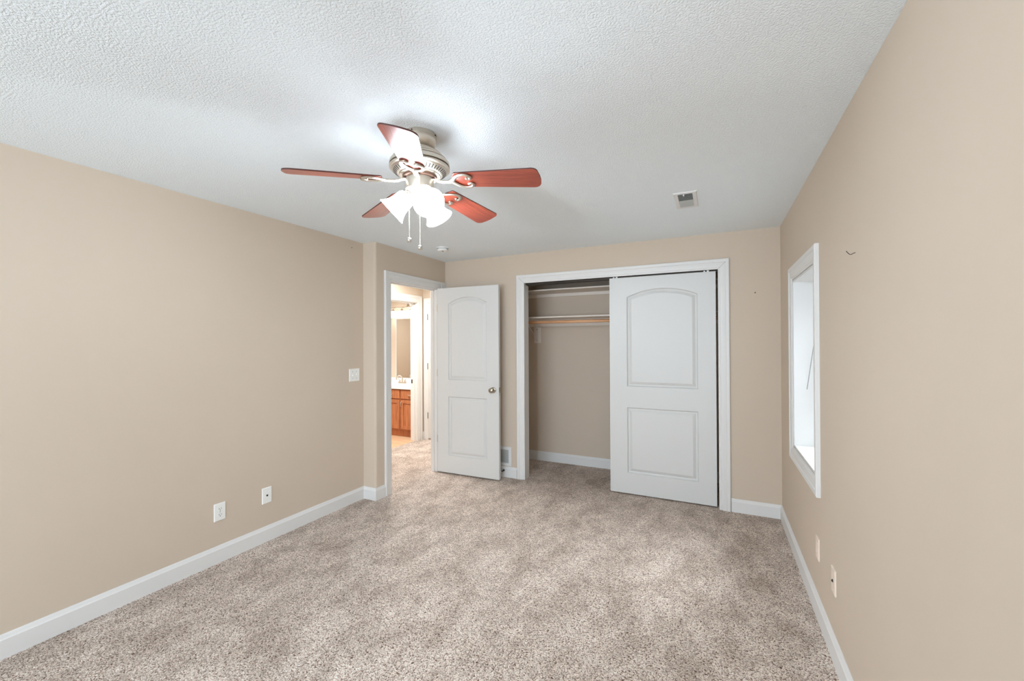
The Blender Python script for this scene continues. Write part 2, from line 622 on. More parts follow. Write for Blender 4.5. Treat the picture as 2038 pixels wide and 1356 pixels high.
def arch_loop(x0, x1, z0, zs, zp, d, n=14):
    """panel outline inset by d; zs spring height at the sides, zp peak; zs == zp gives a rectangle"""
    if zp - zs < 1e-4:
        return [(x0 + d, z0 + d), (x1 - d, z0 + d), (x1 - d, zs - d), (x0 + d, zs - d)]
    xc = (x0 + x1) / 2
    hw = (x1 - x0) / 2
    rise = zp - zs
    R = (hw * hw + rise * rise) / (2 * rise)
    zc = zp - R
    R2 = R - d
    hw2 = hw - d
    a = math.asin(hw2 / R2)
    pts = [(x0 + d, z0 + d), (x1 - d, z0 + d)]
    for i in range(n + 1):
        th = a - 2 * a * i / n
        pts.append((xc + R2 * math.sin(th), zc + R2 * math.cos(th)))
    return pts


PANEL = [(0.0, 0.0), (0.003, -0.007), (0.009, -0.0150), (0.015, -0.0168), (0.021, -0.0160), (0.034, -0.0075), (0.046, -0.0030), (0.050, -0.0030)]


def moulded_door(mb, x0, x1, z0, z1, panels, fn, thick, both=False):
    """fn(x, z, depth): depth > 0 towards the viewer side"""
    rect = [(x0, z0), (x1, z0), (x1, z1), (x0, z1)]
    faces = [(lambda x, z, d: fn(x, z, d))]
    if both:
        faces.append(lambda x, z, d: fn(x, z, -thick - d))
    for fc in faces:
        holes = []
        for p in panels:
            holes.append(arch_loop(*p, 0.0))
        mb.poly_holes([rect] + holes, lambda x, z: fc(x, z, 0))
        for p in panels:
            rings = []
            for d, h in PANEL:
                rings.append([fc(x, z, h) for x, z in arch_loop(*p, d)])
            mb.rings(rings, True, False, True)
    if not both:
        mb.add([fn(x, z, -thick) for x, z in rect], [(3, 2, 1, 0)])
    for i in range(4):
        a, b = rect[i], rect[(i + 1) % 4]
        mb.add([fn(a[0], a[1], 0), fn(b[0], b[1], 0), fn(b[0], b[1], -thick), fn(a[0], a[1], -thick)], [(0, 1, 2, 3)])


# bedroom door, swung open in front of the closet wall
HX, HY = XJ + 0.024, DY1 - 0.036               # hinge edge, face towards the room
ANG = math.radians(1.6)
dd = thing('door_1', 'white two-panel arched bedroom door standing wide open', 'door', (HX, HY, 0.0))
dd['kind'] = 'structure'
DW, DT = 0.768, 0.035


def dfn(x, z, d):
    return (HX + x * math.cos(ANG) + d * math.sin(ANG), HY + x * math.sin(ANG) - d * math.cos(ANG), z)


t = MB()
moulded_door(t, 0.0, DW, 0.014, 2.066, [(0.143, 0.626, 1.046, 1.890, 1.957), (0.143, 0.626, 0.206, 0.860, 0.860)], dfn, DT, both=True)
t.build('door_leaf', 'door', dd, smooth=20)
for z in (1.845, 1.122, 0.385):
    t = MB()
    t.tube([dfn(-0.003, z - 0.040, 0.002), dfn(-0.003, z + 0.040, 0.002)], 0.005, 10)
    t.box(HX - 0.004, HY + 0.002, z - 0.038, HX - 0.001, HY + 0.030, z + 0.038)
    t.build('hinge', 'nickel', dd, smooth=40)
# knobs
for s in (1, -1):
    base = 0.0 if s > 0 else -DT
    ax = Vector(dfn(0, 0, s)) - Vector(dfn(0, 0, 0))
    c0 = dfn(0.702, 0.955, base)
    t = MB()
    t.lathe([(0.0, 0.0), (0.031, 0.0), (0.032, 0.004), (0.028, 0.010), (0.014, 0.014), (0.011, 0.026), (0.016, 0.034), (0.025, 0.041), (0.0285, 0.050), (0.027, 0.059), (0.020, 0.065), (0.0, 0.067)], c0, ax, 28)
    t.build('door_knob', 'pewter', dd, smooth=40)
t = MB()
a = Vector(dfn(DW, 0.955, -DT / 2))
t.box(a.x - 0.001, a.y - 0.012, 0.955 - 0.028, a.x + 0.0015, a.y + 0.012, 0.955 + 0.028)
t.box(a.x, a.y - 0.005, 0.955 - 0.007, a.x + 0.009, a.y + 0.005, 0.955 + 0.007)
t.build('latch_plate', 'pewter', dd)

# sliding closet door
SX0, SX1, SY = -0.926, 0.004, YB + 0.022
sd = thing('door_2', 'white two-panel arched sliding door covering right half of the closet', 'closet door', (SX0, SY, 0.0))
sd['kind'] = 'structure'
t = MB()
moulded_door(t, SX0, SX1, 0.012, 2.074, [(SX0 + 0.163, SX1 - 0.146, 1.032, 1.886, 1.955), (SX0 + 0.163, SX1 - 0.146, 0.205, 0.832, 0.832)], lambda x, z, d: (x, SY - d, z), 0.035)
t.build('door_leaf', 'door', sd, smooth=20)
for x in (SX0 + 0.055, SX1 - 0.075):
    t = MB()
    t.box(x - 0.022, SY + 0.004, 2.074, x - 0.008, SY + 0.030, 2.085)
    t.box(x + 0.004, SY + 0.004, 2.074, x + 0.022, SY + 0.030, 2.087)
    t.build('roller_bracket', 'plastic', sd)
t = MB()
t.box(CX0 + 0.002, YB + 0.050, CZ - 0.022, CX1 - 0.002, YB + 0.056, CZ - 0.001)
t.box(CX0 + 0.002, YB + 0.012, CZ - 0.004, CX1 - 0.002, YB + 0.100, CZ - 0.001)
t.box(CX0 + 0.002, YB + 0.094, CZ - 0.026, CX1 - 0.002, YB + 0.100, CZ - 0.001)
tag(t.build('sliding_door_track', 'steel_dark'), 'dark metal track under the closet header above the sliding door', 'door track')

# hall door with three hinges
hd = thing('door_3', 'white closed hall door beyond the bathroom doorway', 'door', (-3.905, YH, 0))
hd['kind'] = 'structure'
t = MB()
t.box(-3.900, YH - 0.012, 0.022, -3.02, YH - 0.001, 2.055)
t.build('door_leaf', 'door', hd)
for z in (1.845, 1.105, 0.362):
    t = MB()
    t.tube([(-3.902, YH - 0.016, z - 0.046), (-3.902, YH - 0.016, z + 0.046)], 0.0060, 10)
    t.build('hinge', 'hinge_grey', hd, smooth=40)
t = MB()
casing(t, [(-3.903, 0), (-3.903, 2.058), (-2.98, 2.058)], lambda a, b, h: (a, YH - h, b), side=1, prof=[(s * 0.80, h) for s, h in CASE])
struct(t.build('trim_4', 'trim', smooth=25), 'white casing of the hall door', 'door trim')

# ------------------------------------------------------------------ window in the right wall
wn = thing('window_1', 'tall narrow window in a deep white recess on the right wall', 'window', (XR, (WY0 + WY1) / 2, WZ0))
wn['kind'] = 'structure'
t = MB()
casing(t, [(WY0 - 0.004, WZ0 - 0.004), (WY1 + 0.004, WZ0 - 0.004), (WY1 + 0.004, WZ1 + 0.004), (WY0 - 0.004, WZ1 + 0.004)], lambda a, b, h: (XR - h, a, b), closed=True, side=-1)
t.build('window_casing', 'trim', wn, smooth=25)
t = MB()
e = 0.012
t.box(XR - 0.004, WY0, WZ0, XR + WT, WY0 + e, WZ1)
t.box(XR - 0.004, WY1 - e, WZ0, XR + WT, WY1, WZ1)
t.box(XR - 0.004, WY0, WZ0, XR + WT, WY1, WZ0 + e)
t.box(XR - 0.004, WY0, WZ1 - e, XR + WT, WY1, WZ1)
t.build('jamb_liner', 'trim', wn, bevel=0.0015)
t = MB()
fx0, fx1 = XR + 0.215, XR + 0.270
a0, a1, b0, b1 = WY0 + e, WY1 - e, WZ0 + e, WZ1 - e
fw = 0.045
t.box(fx0, a0, b0, fx1, a0 + fw, b1)
t.box(fx0, a1 - fw, b0, fx1, a1, b1)
t.box(fx0, a0, b0, fx1, a1, b0 + fw)
t.box(fx0, a0, b1 - fw, fx1, a1, b1)
t.box(fx0, a0, (b0 + b1) / 2 - 0.02, fx1, a1, (b0 + b1) / 2 + 0.02)
t.build('window_frame', 'plastic', wn, bevel=0.002)
t = MB()
t.box(fx0 + 0.024, a0 + fw, b0 + fw, fx0 + 0.030, a1 - fw, b1 - fw)
t.build('window_pane', 'pane', wn)
# the tilt wand hanging in the recess
WX = XR + 0.047
bl = thing('tilt_wand', 'thin grey tilt wand hanging aslant inside the deep window recess', 'blind wand', (WX, 2.76, b1))
t = MB()
t.box(WX - 0.010, a0 - 0.0005, b1 - 0.034, WX + 0.010, a0 + 0.034, b1 + 0.0005)
t.build('mounting_clip', 'plastic', bl, bevel=0.002)
t = MB()
t.tube([(WX, 3.266, 1.1455), (WX, 3.073, 1.400), (WX, 2.762, 1.812), (WX, 2.758, 1.835)], 0.0022, 8)
t.build('wand_rod', 'wand', bl, smooth=40)

# ------------------------------------------------------------------ plates on the walls


def plate(name, label, cat, origin, ax_u, ax_n, w_, h_, mat='plastic', group=None):
    """wall plate centred on origin; ax_u horizontal in the wall, ax_n out of the wall"""
    o_ = thing(name, label, cat, origin, group)
    U, N, O = Vector(ax_u), Vector(ax_n), Vector(origin)

    def P(u, v, n):
        return tuple(O + U * u + N * n + Vector((0, 0, v)))
    t_ = MB()
    rs = []
    for ins, n in ((0.0, 0.0), (0.0, 0.003), (0.0015, 0.005), (0.004, 0.006)):
        rs.append([P(-w_ / 2 + ins, -h_ / 2 + ins, n), P(w_ / 2 - ins, -h_ / 2 + ins, n), P(w_ / 2 - ins, h_ / 2 - ins, n), P(-w_ / 2 + ins, h_ / 2 - ins, n)])
    t_.rings(rs, True, True, True)
    t_.build('cover_plate', mat, o_)
    return o_, P


def pbox(P, u0, v0, n0, u1, v1, n1):
    b = MB()
    vs_ = [P(u0, v0, n0), P(u1, v0, n0), P(u1, v1, n0), P(u0, v1, n0), P(u0, v0, n1), P(u1, v0, n1), P(u1, v1, n1), P(u0, v1, n1)]
    b.add(vs_, [(0, 3, 2, 1), (4, 5, 6, 7), (0, 1, 5, 4), (1, 2, 6, 5), (2, 3, 7, 6), (3, 0, 4, 7)])
    return b


def pdisc(b, P, u, v, n0, n1, r, seg=16, ry=None):
    ry = ry or r
    rs = [[P(u + r * math.cos(2 * PI * j / seg), v + ry * math.sin(2 * PI * j / seg), n) for j in range(seg)] for n in (n0, n1)]
    b.rings(rs, True, True, True)
    return b


def outlet(name, label, origin, ax_u, ax_n, mat, slot='slot', wd=0.072):
    o_, P = plate(name, label, 'outlet', origin, ax_u, ax_n, wd, 0.116, mat)
    for v in (0.0195, -0.0195):
        b = MB()
        pdisc(b, P, 0, v, 0.0045, 0.0075, 0.0165, 24, 0.0145)
        rc = b.build('receptacle', mat, o_)
        b = pbox(P, -0.0080, v - 0.001, 0.007, -0.0055, v + 0.008, 0.0079)
        b2 = pbox(P, 0.0055, v, 0.007, 0.0080, v + 0.007, 0.0079)
        b.add(b2.v, b2.f)
        pdisc(b, P, 0, v - 0.0075, 0.007, 0.0079, 0.0028, 10)
        b.build('slot', slot, rc)
    b = MB()
    pdisc(b, P, 0, 0, 0.0055, 0.0068, 0.003, 10)
    b.build('screw', 'vent_grey' if slot == 'slot' else mat, o_)
    return o_


def jack(name, label, origin, ax_u, ax_n, mat, wd=0.072):
    o_, P = plate(name, label, 'jack plate', origin, ax_u, ax_n, wd, 0.116, mat)
    b = MB()
    pdisc(b, P, 0, 0, 0.0055, 0.008, 0.0075, 6)
    pdisc(b, P, 0, 0, 0.0055, 0.0105, 0.0048, 14)
    b.build('coax_connector', 'steel_dark', o_)
    b = MB()
    pdisc(b, P, 0, 0, 0.0100, 0.0110, 0.0036, 12)
    b.build('socket_hole', 'black', o_)
    for v in (0.042, -0.042):
        b = MB()
        pdisc(b, P, 0, v, 0.0055, 0.0068, 0.003, 10)
        b.build('screw', mat, o_)
    return o_


outlet('wall_outlet', 'white duplex outlet on the left wall above the baseboard', (XL, 1.6575, 0.334), (0, 1, 0), (1, 0, 0), 'plastic')
jack('cable_jack', 'white cable jack plate on the left wall beyond the outlet', (XL, 1.9835, 0.336), (0, 1, 0), (1, 0, 0), 'plastic')
outlet('wall_outlet', 'almond duplex outlet low on the right wall below the window', (XR, 2.706, 0.358), (0, -1, 0), (-1, 0, 0), 'almond', slot='almond', wd=0.068)
jack('cable_jack', 'almond cable jack plate on the right wall nearest the camera', (XR, 2.372, 0.356), (0, -1, 0), (-1, 0, 0), 'almond', wd=0.068)

o_, P = plate('light_switch', 'white double toggle light switch beside the doorway', 'light switch', (XL, 2.818, 1.165), (0, 1, 0), (1, 0, 0), 0.118, 0.114)
for u in (-0.023, 0.023):
    b = pbox(P, u - 0.005, -0.012, 0.005, u + 0.005, 0.012, 0.0075)
    sl = b.build('toggle_slot', 'plastic', o_)
    b = MB()
    b.rings([[P(u - 0.0038, -0.004, 0.006), P(u + 0.0038, -0.004, 0.006), P(u + 0.0038, 0.006, 0.006), P(u - 0.0038, 0.006, 0.006)],
             [P(u - 0.003, -0.0095, 0.018), P(u + 0.003, -0.0095, 0.018), P(u + 0.003, -0.003, 0.019), P(u - 0.003, -0.003, 0.019)]], True, True, True)
    b.build('toggle', 'plastic', sl)
    for v in (0.030, -0.030):
        b = MB()
        pdisc(b, P, u, v, 0.0055, 0.0068, 0.003, 10)
        b.build('screw', 'vent_grey', o_)

# nails and wire hook
t = MB()
t.lathe([(0.0, 0.0), (0.0016, 0.0), (0.0016, 0.016), (0.0045, 0.0165), (0.0045, 0.019), (0.0, 0.0195)], (0.298, YB, 1.861), (0.15, -1, 0.25), 12)
tag(t.build('wall_nail', 'steel_dark', smooth=40), 'small dark nail in the wall right of the closet', 'nail')
t = MB()
t.lathe([(0.0, 0.0), (0.0014, 0.0), (0.0014, 0.010), (0.0034, 0.0105), (0.0034, 0.012), (0.0, 0.0125)], (XL, 2.788, 2.327), (1, 0, 0.2), 12)
tag(t.build('wall_nail', 'steel_dark', smooth=40), 'tiny nail high on the left wall near the ceiling corner', 'nail')
t = MB()
t.tube([(XR + 0.004, 2.0105, 1.7955), (XR - 0.004, 2.0125, 1.7945), (XR - 0.0105, 2.018, 1.7905), (XR - 0.0145, 2.021, 1.7910), (XR - 0.019, 2.022, 1.7955), (XR - 0.0235, 2.022, 1.8015), (XR - 0.026, 2.021, 1.8055)], 0.0013, 8)
tag(t.build('wire_hook', 'steel_dark', smooth=40), 'small dark bent wire hook on the right wall', 'hook')

# ------------------------------------------------------------------ vents, smoke detector, door stop
vx0, vx1, vy0, vy1 = -0.239, -0.101, 2.838, 3.165
cv = thing('ceiling_vent', 'small white rectangular air register in the ceiling by the window', 'vent', ((vx0 + vx1) / 2, (vy0 + vy1) / 2, H))


def frame_ring(mb, x0, x1, y0, y1, bw, zf):
    """picture-frame of a register: zf(h) gives the out-of-surface coordinate mapping"""
    out = []
    for ins, h in ((0, 0.0), (0, 0.003), (0.004, 0.007), (bw - 0.002, 0.007), (bw, 0.004), (bw, 0.0)):
        out.append([zf(x0 + ins, y0 + ins, h), zf(x1 - ins, y0 + ins, h), zf(x1 - ins, y1 - ins, h), zf(x0 + ins, y1 - ins, h)])
    mb.rings(out, True)


t = MB()
frame_ring(t, vx0, vx1, vy0, vy1, 0.026, lambda x, y, h: (x, y, H - h))
t.build('vent_frame', 'trim', cv)
t = MB()
t.box(vx0 + 0.02, vy0 + 0.02, H - 0.0012, vx1 - 0.02, vy1 - 0.02, H - 0.0002)
t.build('duct_backing', 'vent_grey', cv)
t = MB()
for i in range(14):
    y = vy0 + 0.034 + i * 0.0195
    lean = -0.008 if i < 7 else 0.008
    t.prism([(y - lean / 2 - 0.001, H - 0.0015), (y - lean / 2 + 0.001, H - 0.0015), (y + lean / 2 + 0.001, H - 0.0085), (y + lean / 2 - 0.001, H - 0.0085)], lambda u, v, x: (x, u, v), vx0 + 0.026, vx1 - 0.026)
t.build('louver', 'louver', cv)
t = MB()
t.box((vx0 + vx1) / 2 - 0.012, vy0 + 0.028, H - 0.013, (vx0 + vx1) / 2 - 0.004, vy0 + 0.046, H - 0.006)
t.build('damper_lever', 'plastic', cv)

ux0, ux1, uz0, uz1 = -2.305, -1.987, 0.118, 0.326
wv = thing('wall_vent', 'white louvred air register low on the wall behind the open door', 'vent', ((ux0 + ux1) / 2, YB, uz0))
t = MB()
frame_ring(t, ux0, ux1, uz0, uz1, 0.033, lambda x, z, h: (x, YB - h, z))
t.build('vent_frame', 'trim', wv)
t = MB()
t.box(ux0 + 0.03, YB - 0.0012, uz0 + 0.03, ux1 - 0.03, YB - 0.0002, uz1 - 0.03)
t.build('duct_backing', 'vent_grey', wv)
t = MB()
for i in range(12):
    z = uz0 + 0.039 + i * 0.0119
    t.prism([(YB - 0.0015, z + 0.004), (YB - 0.0015, z + 0.0055), (YB - 0.0080, z - 0.0025), (YB - 0.0080, z - 0.004)], lambda u, v, x: (x, u, v), ux0 + 0.033, ux1 - 0.033)
t.build('louver', 'louver', wv)

sm = thing('smoke_detector', 'round white smoke detector on the ceiling near the doorway', 'smoke detector', (-2.425, 3.418, H))
t = MB()
t.lathe([(0.0, 0), (0.058, 0), (0.058, -0.008), (0.054, -0.010)], (-2.425, 3.418, H), (0, 0, 1), 36)
t.build('base', 'plastic', sm, smooth=35)
t = MB()
t.lathe([(0.050, -0.010), (0.050, -0.014), (0.053, -0.015), (0.052, -0.028), (0.044, -0.036), (0.022, -0.039), (0.0, -0.039)], (-2.425, 3.418, H), (0, 0, 1), 36)
t.build('cover', 'plastic', sm, smooth=35)
t = MB()
for k in range(20):
    a = 2 * PI * k / 20
    t.tube([(-2.425 + 0.0528 * math.cos(a), 3.418 + 0.0528 * math.sin(a), H - 0.0175), (-2.425 + 0.0528 * math.cos(a + 0.2), 3.418 + 0.0528 * math.sin(a + 0.2), H - 0.0175)], 0.0016, 6)
t.build('sensor_slots', 'vent_grey', sm)
t = MB()
t.lathe([(0.0, 0), (0.010, 0), (0.010, -0.003), (0.0, -0.003)], (-2.412, 3.400, H - 0.0388), (0, 0, 1), 16)
t.build('test_button', 'vent_grey', sm)

ds = thing('door_stop', 'dark spring door stop on the baseboard behind the open door', 'door stop', (-2.072, YB - BT, 0.072))
t = MB()
pth = []
for i in range(120):
    a = i * 2 * PI / 10
    pth.append((-2.072 + 0.0055 * math.cos(a), YB - BT - 0.006 - i * 0.00052, 0.072 + 0.0055 * math.sin(a)))
t.tube(pth, 0.0016, 6)
t.lathe([(0.0, 0), (0.011, 0), (0.010, 0.006), (0.0, 0.007)], (-2.072, YB - BT, 0.072), (0, -1, 0), 16)
t.build('spring', 'steel_dark', ds, smooth=50)
t = MB()
t.lathe([(0.0, 0.0), (0.007, 0.0), (0.0075, 0.010), (0.005, 0.013), (0.0, 0.013)], (-2.072, YB - BT - 0.066, 0.072), (0, -1, 0), 16)
t.build('rubber_tip', 'plastic', ds, smooth=40)

# ------------------------------------------------------------------ closet fittings
CL, CR = -2.345, XR - 0.055
for z1, dep, nm, ch, lb in ((2.063, 0.352, 'closet_shelf', 0.038, 'white upper closet shelf close under the header'), (1.751, 0.352, 'closet_shelf', 0.085, 'white lower closet shelf above the wooden rod')):
    s = thing(nm, lb, 'shelf', ((CL + CR) / 2, YC, z1 - 0.016))
    t = MB()
    t.box(CL, YC - dep, z1 - 0.016, CR, YC - 0.0005, z1)
    t.build('shelf_board', 'shelf', s, bevel=0.0015)
    t = MB()
    t.box(CL, YC - 0.018, z1 - 0.0165 - ch, CR, YC - 0.0005, z1 - 0.0165)
    t.build('cleat', 'shelf', s, bevel=0.0015)
t = MB()
RY, RZ = 4.505, 1.689
t.lathe([(0.0, 0), (0.0165, 0), (0.0165, CR - CL - 0.01), (0.0, CR - CL - 0.01)], (CL + 0.005, RY, RZ), (1, 0, 0), 20)
tag(t.build('closet_rod', 'rod', smooth=40), 'wooden hanging rod under the lower closet shelf', 'closet rod')
BX = -1.985
br = thing('shelf_bracket', 'white shelf and rod bracket on the closet rear wall', 'bracket', (BX, YC, 1.45))
t = MB()
t.box(BX - 0.045, YC - 0.016, 1.447, BX + 0.045, YC - 0.0005, 1.646)
t.build('backing_block', 'shelf', br, bevel=0.002)
t = MB()
t.box(BX - 0.010, YC - 0.022, 1.462, BX + 0.010, YC - 0.0185, 1.7335)
t.box(BX - 0.010, YC - 0.34, 1.7305, BX + 0.010, YC - 0.019, 1.7345)
t.tube([(BX, YC - 0.022, 1.475), (BX, YC - 0.15, 1.575), (BX, RY - 0.010, 1.662), (BX, RY - 0.022, 1.680)], 0.0032, 8)
t.tube([(BX, RY + 0.022 * math.cos(a), RZ + 0.022 * math.sin(a)) for a in [PI + 0.2 + i * (PI - 0.1) / 10 for i in range(11)]], 0.004, 8, upv=(1, 0, 0))
t.build('bracket_arm', 'trim', br, smooth=40)
for z in (1.478, 1.615):
    t = MB()
    t.lathe([(0.0, 0), (0.0055, 0), (0.004, 0.003), (0.0, 0.0035)], (BX, YC - 0.022, z), (0, -1, 0), 12)
    t.build('screw', 'steel_dark', br)

# ------------------------------------------------------------------ ceiling fan
FX, FY = -1.200, 1.518
fan = thing('ceiling_fan', 'five-blade cherry and brushed nickel ceiling fan with three lit glass shades', 'ceiling fan', (FX, FY, H))


def zl(prof):
    return [(r, z - H) for r, z in prof]


t = MB()
t.lathe(zl([(0.0, 2.3995), (0.0735, 2.3995), (0.0755, 2.396), (0.0755, 2.382), (0.0725, 2.380), (0.0725, 2.375), (0.0745, 2.373), (0.0735, 2.360), (0.0690, 2.348), (0.0610, 2.340), (0.0530, 2.3365), (0.0500, 2.332), (0.0, 2.332)]), (FX, FY, H), (0, 0, 1), 48)
can = t.build('canopy', 'nickel', fan, smooth=30)
for k in range(4):
    a = 0.2 + k * PI / 2
    t = MB()
    t.lathe([(0.0, 0), (0.0035, 0), (0.003, 0.003), (0.0, 0.0035)], (FX + 0.0753 * math.cos(a), FY + 0.0753 * math.sin(a), 2.389), (math.cos(a), math.sin(a), 0), 10)
    t.build('screw', 'steel_dark', can)

t = MB()
t.lathe(zl([(0.0, 2.335), (0.050, 2.335), (0.050, 2.330), (0.066, 2.329), (0.070, 2.326), (0.070, 2.321), (0.084, 2.319), (0.089, 2.315), (0.089, 2.310), (0.101, 2.307), (0.106, 2.302), (0.106, 2.298), (0.102, 2.2965), (0.103, 2.2935), (0.116, 2.2915), (0.121, 2.287), (0.121, 2.283), (0.117, 2.2815), (0.118, 2.2785), (0.128, 2.2765), (0.1325, 2.271), (0.1340, 2.262), (0.1335, 2.256),
               (0.1220, 2.2545), (0.1220, 2.2500), (0.1340, 2.249), (0.1340, 2.243), (0.1290, 2.2395), (0.1260, 2.2385), (0.1235, 2.2345), (0.0965, 2.2165), (0.0930, 2.2160), (0.0900, 2.2120), (0.0800, 2.2110), (0.0, 2.211)]), (FX, FY, H), (0, 0, 1), 72)
mh = t.build('motor_housing', 'nickel', fan, smooth=28)
t = MB()
for k in range(48):
    a = 2 * PI * k / 48
    d = Vector((math.cos(a), math.sin(a), 0))
    s = Vector((-d.y, d.x, 0)) * 0.0022
    p0 = Vector((FX, FY, 0)) + d * 0.1180 + Vector((0, 0, 2.2308))
    p1 = Vector((FX, FY, 0)) + d * 0.1015 + Vector((0, 0, 2.2198))
    nn = Vector((d.x * 0.55, d.y * 0.55, -0.83)) * 0.0011
    t.rings([[p0 - s - nn, p0 + s - nn, p1 + s - nn, p1 - s - nn], [p0 - s + nn, p0 + s + nn, p1 + s + nn, p1 - s + nn]], True, True, True)
vsl = t.build('vent_slots', 'slot', mh)
vsl['kind'] = 'stuff'
t = MB()
t.lathe(zl([(0.0, 2.212), (0.077, 2.212), (0.077, 2.201), (0.064, 2.199), (0.0, 2.199)]), (FX, FY, H), (0, 0, 1), 48)
t.build('flywheel', 'nickel_dark', fan, smooth=30)
t = MB()
t.lathe(zl([(0.0, 2.200), (0.0620, 2.200), (0.0645, 2.197), (0.0645, 2.158), (0.0630, 2.149), (0.0560, 2.141), (0.0490, 2.138), (0.0470, 2.132), (0.0410, 2.118), (0.0280, 2.108), (0.0140, 2.104), (0.0105, 2.096), (0.0070, 2.090), (0.0, 2.088)]), (FX, FY, H), (0, 0, 1), 48)
sh = t.build('switch_housing', 'nickel', fan, smooth=30)
for k in range(3):
    a = 0.5 + k * 2 * PI / 3
    t = MB()
    t.lathe([(0.0, 0), (0.0042, 0), (0.0042, 0.004), (0.0, 0.005)], (FX + 0.0642 * math.cos(a), FY + 0.0642 * math.sin(a), 2.188), (math.cos(a), math.sin(a), 0), 10)
    t.build('screw', 'chrome', sh)

# blades: each keeps its own axes so that the grain runs along it
BLZ, BPITCH, DROOP, BR0, BR1 = 2.1815, math.radians(12.5), math.radians(4.1), 0.165, 0.556
PHASE = math.radians(12.6)


def blade_outline():
    out = []
    hw0, hw1 = 0.051, 0.0675
    out += [(BR0 + 0.014, -hw0), (BR1 - 0.034, -hw1)]
    for i in range(1, 9):
        a = -PI / 2 + i * (PI / 2) / 8
        out.append((BR1 - 0.034 + 0.027 * math.cos(a), -hw1 + 0.027 + 0.027 * math.sin(a)))
    out.append((BR1 - 0.002, -0.012))
    out.append((BR1 - 0.001, 0.012))
    for i in range(0, 9):
        a = i * (PI / 2) / 8
        out.append((BR1 - 0.038 + 0.034 * math.cos(a), hw1 - 0.034 + 0.034 * math.sin(a)))
    out += [(BR0 + 0.014, hw0)]
    for i in range(1, 6):
        a = PI / 2 + i * PI / 6
        out.append((BR0 + 0.014 + 0.014 * math.cos(a), hw0 * math.sin(a)))
    return out


def place(u, v, z, ang, pitch=True):
    """blade-local (along, across, up) to world"""
    if pitch:
        v, z = v * math.cos(BPITCH) + z * math.sin(BPITCH), -v * math.sin(BPITCH) + z * math.cos(BPITCH)
        du = u - BR0
        u, z = BR0 + du * math.cos(DROOP) + z * math.sin(DROOP), z * math.cos(DROOP) - du * math.sin(DROOP)
    return (FX + u * math.cos(ang) - v * math.sin(ang), FY + u * math.sin(ang) + v * math.cos(ang), BLZ + z)


def cr(pts, n=6):
    """Catmull-Rom resample"""
    P_ = [Vector(p) for p in pts]
    P_ = [P_[0] * 2 - P_[1]] + P_ + [P_[-1] * 2 - P_[-2]]
    res = []
    for i in range(1, len(P_) - 2):
        for k in range(n):
            s = k / n
            a, b, c_, d = P_[i - 1], P_[i], P_[i + 1], P_[i + 2]
            res.append(0.5 * ((2 * b) + (-a + c_) * s + (2 * a - 5 * b + 4 * c_ - d) * s * s + (-a + 3 * b - 3 * c_ + d) * s ** 3))
    res.append(P_[-2])
    return res


OUT = blade_outline()
for k in range(5):
    ang = PHASE + k * 2 * PI / 5
    me = MB()
    me.prism(OUT, lambda u, v, z: (u, v, z), -0.003, 0.003)
    bo = me.build('fan_blade', 'blade', None, bevel=0.0015)
    bo.parent = fan
    bo.data.materials.append(M['blade_edge'])
    for pg in bo.data.polygons:
        pg.material_index = 1 if abs(pg.normal.z) < 0.5 else 0
    p0 = Vector(place(0, 0, 0, ang))
    cols = [Vector(place(1, 0, 0, ang)) - p0, Vector(place(0, 1, 0, ang)) - p0, Vector(place(0, 0, 1, ang)) - p0]
    bo.rotation_euler = Matrix(cols).transposed().to_euler()
    bo.location = p0 - fan.location
    # scrolled arm
    a_ = MB()
    stem = [(0.060, 0, 0.010), (0.078, 0, 0.006), (0.100, 0, -0.003), (0.128, 0, -0.007), (0.158, 0, -0.008)]
    a_.tube([Vector(place(u, v, z, ang, False)) for u, v, z in cr(stem, 5)], 0.0115, 12, ry=0.006)
    for s in (1, -1):
        pr = [(0.148, 0, -0.0075), (0.164, 0.011 * s, -0.0085), (0.180, 0.029 * s, -0.0085), (0.199, 0.042 * s, -0.0085), (0.221, 0.046 * s, -0.0085), (0.240, 0.039 * s, -0.0085), (0.248, 0.026 * s, -0.0085), (0.241, 0.016 * s, -0.0085), (0.231, 0.020 * s, -0.0085)]
        pts = cr(pr, 5)
        nn = len(pts)
        a_.tube([Vector(place(u, v, z, ang)) for u, v, z in pts], [0.0098 - 0.0035 * i / nn for i in range(nn)], 10, ry=0.005)
        q = place(0.231, 0.020 * s, -0.0085, ang)
        a_.lathe([(0.0, -0.006), (0.006, -0.004), (0.008, 0.0), (0.006, 0.004), (0.0, 0.0045)], q, (0, 0, 1), 12)
    a_.build('blade_arm', 'nickel', fan, smooth=50)

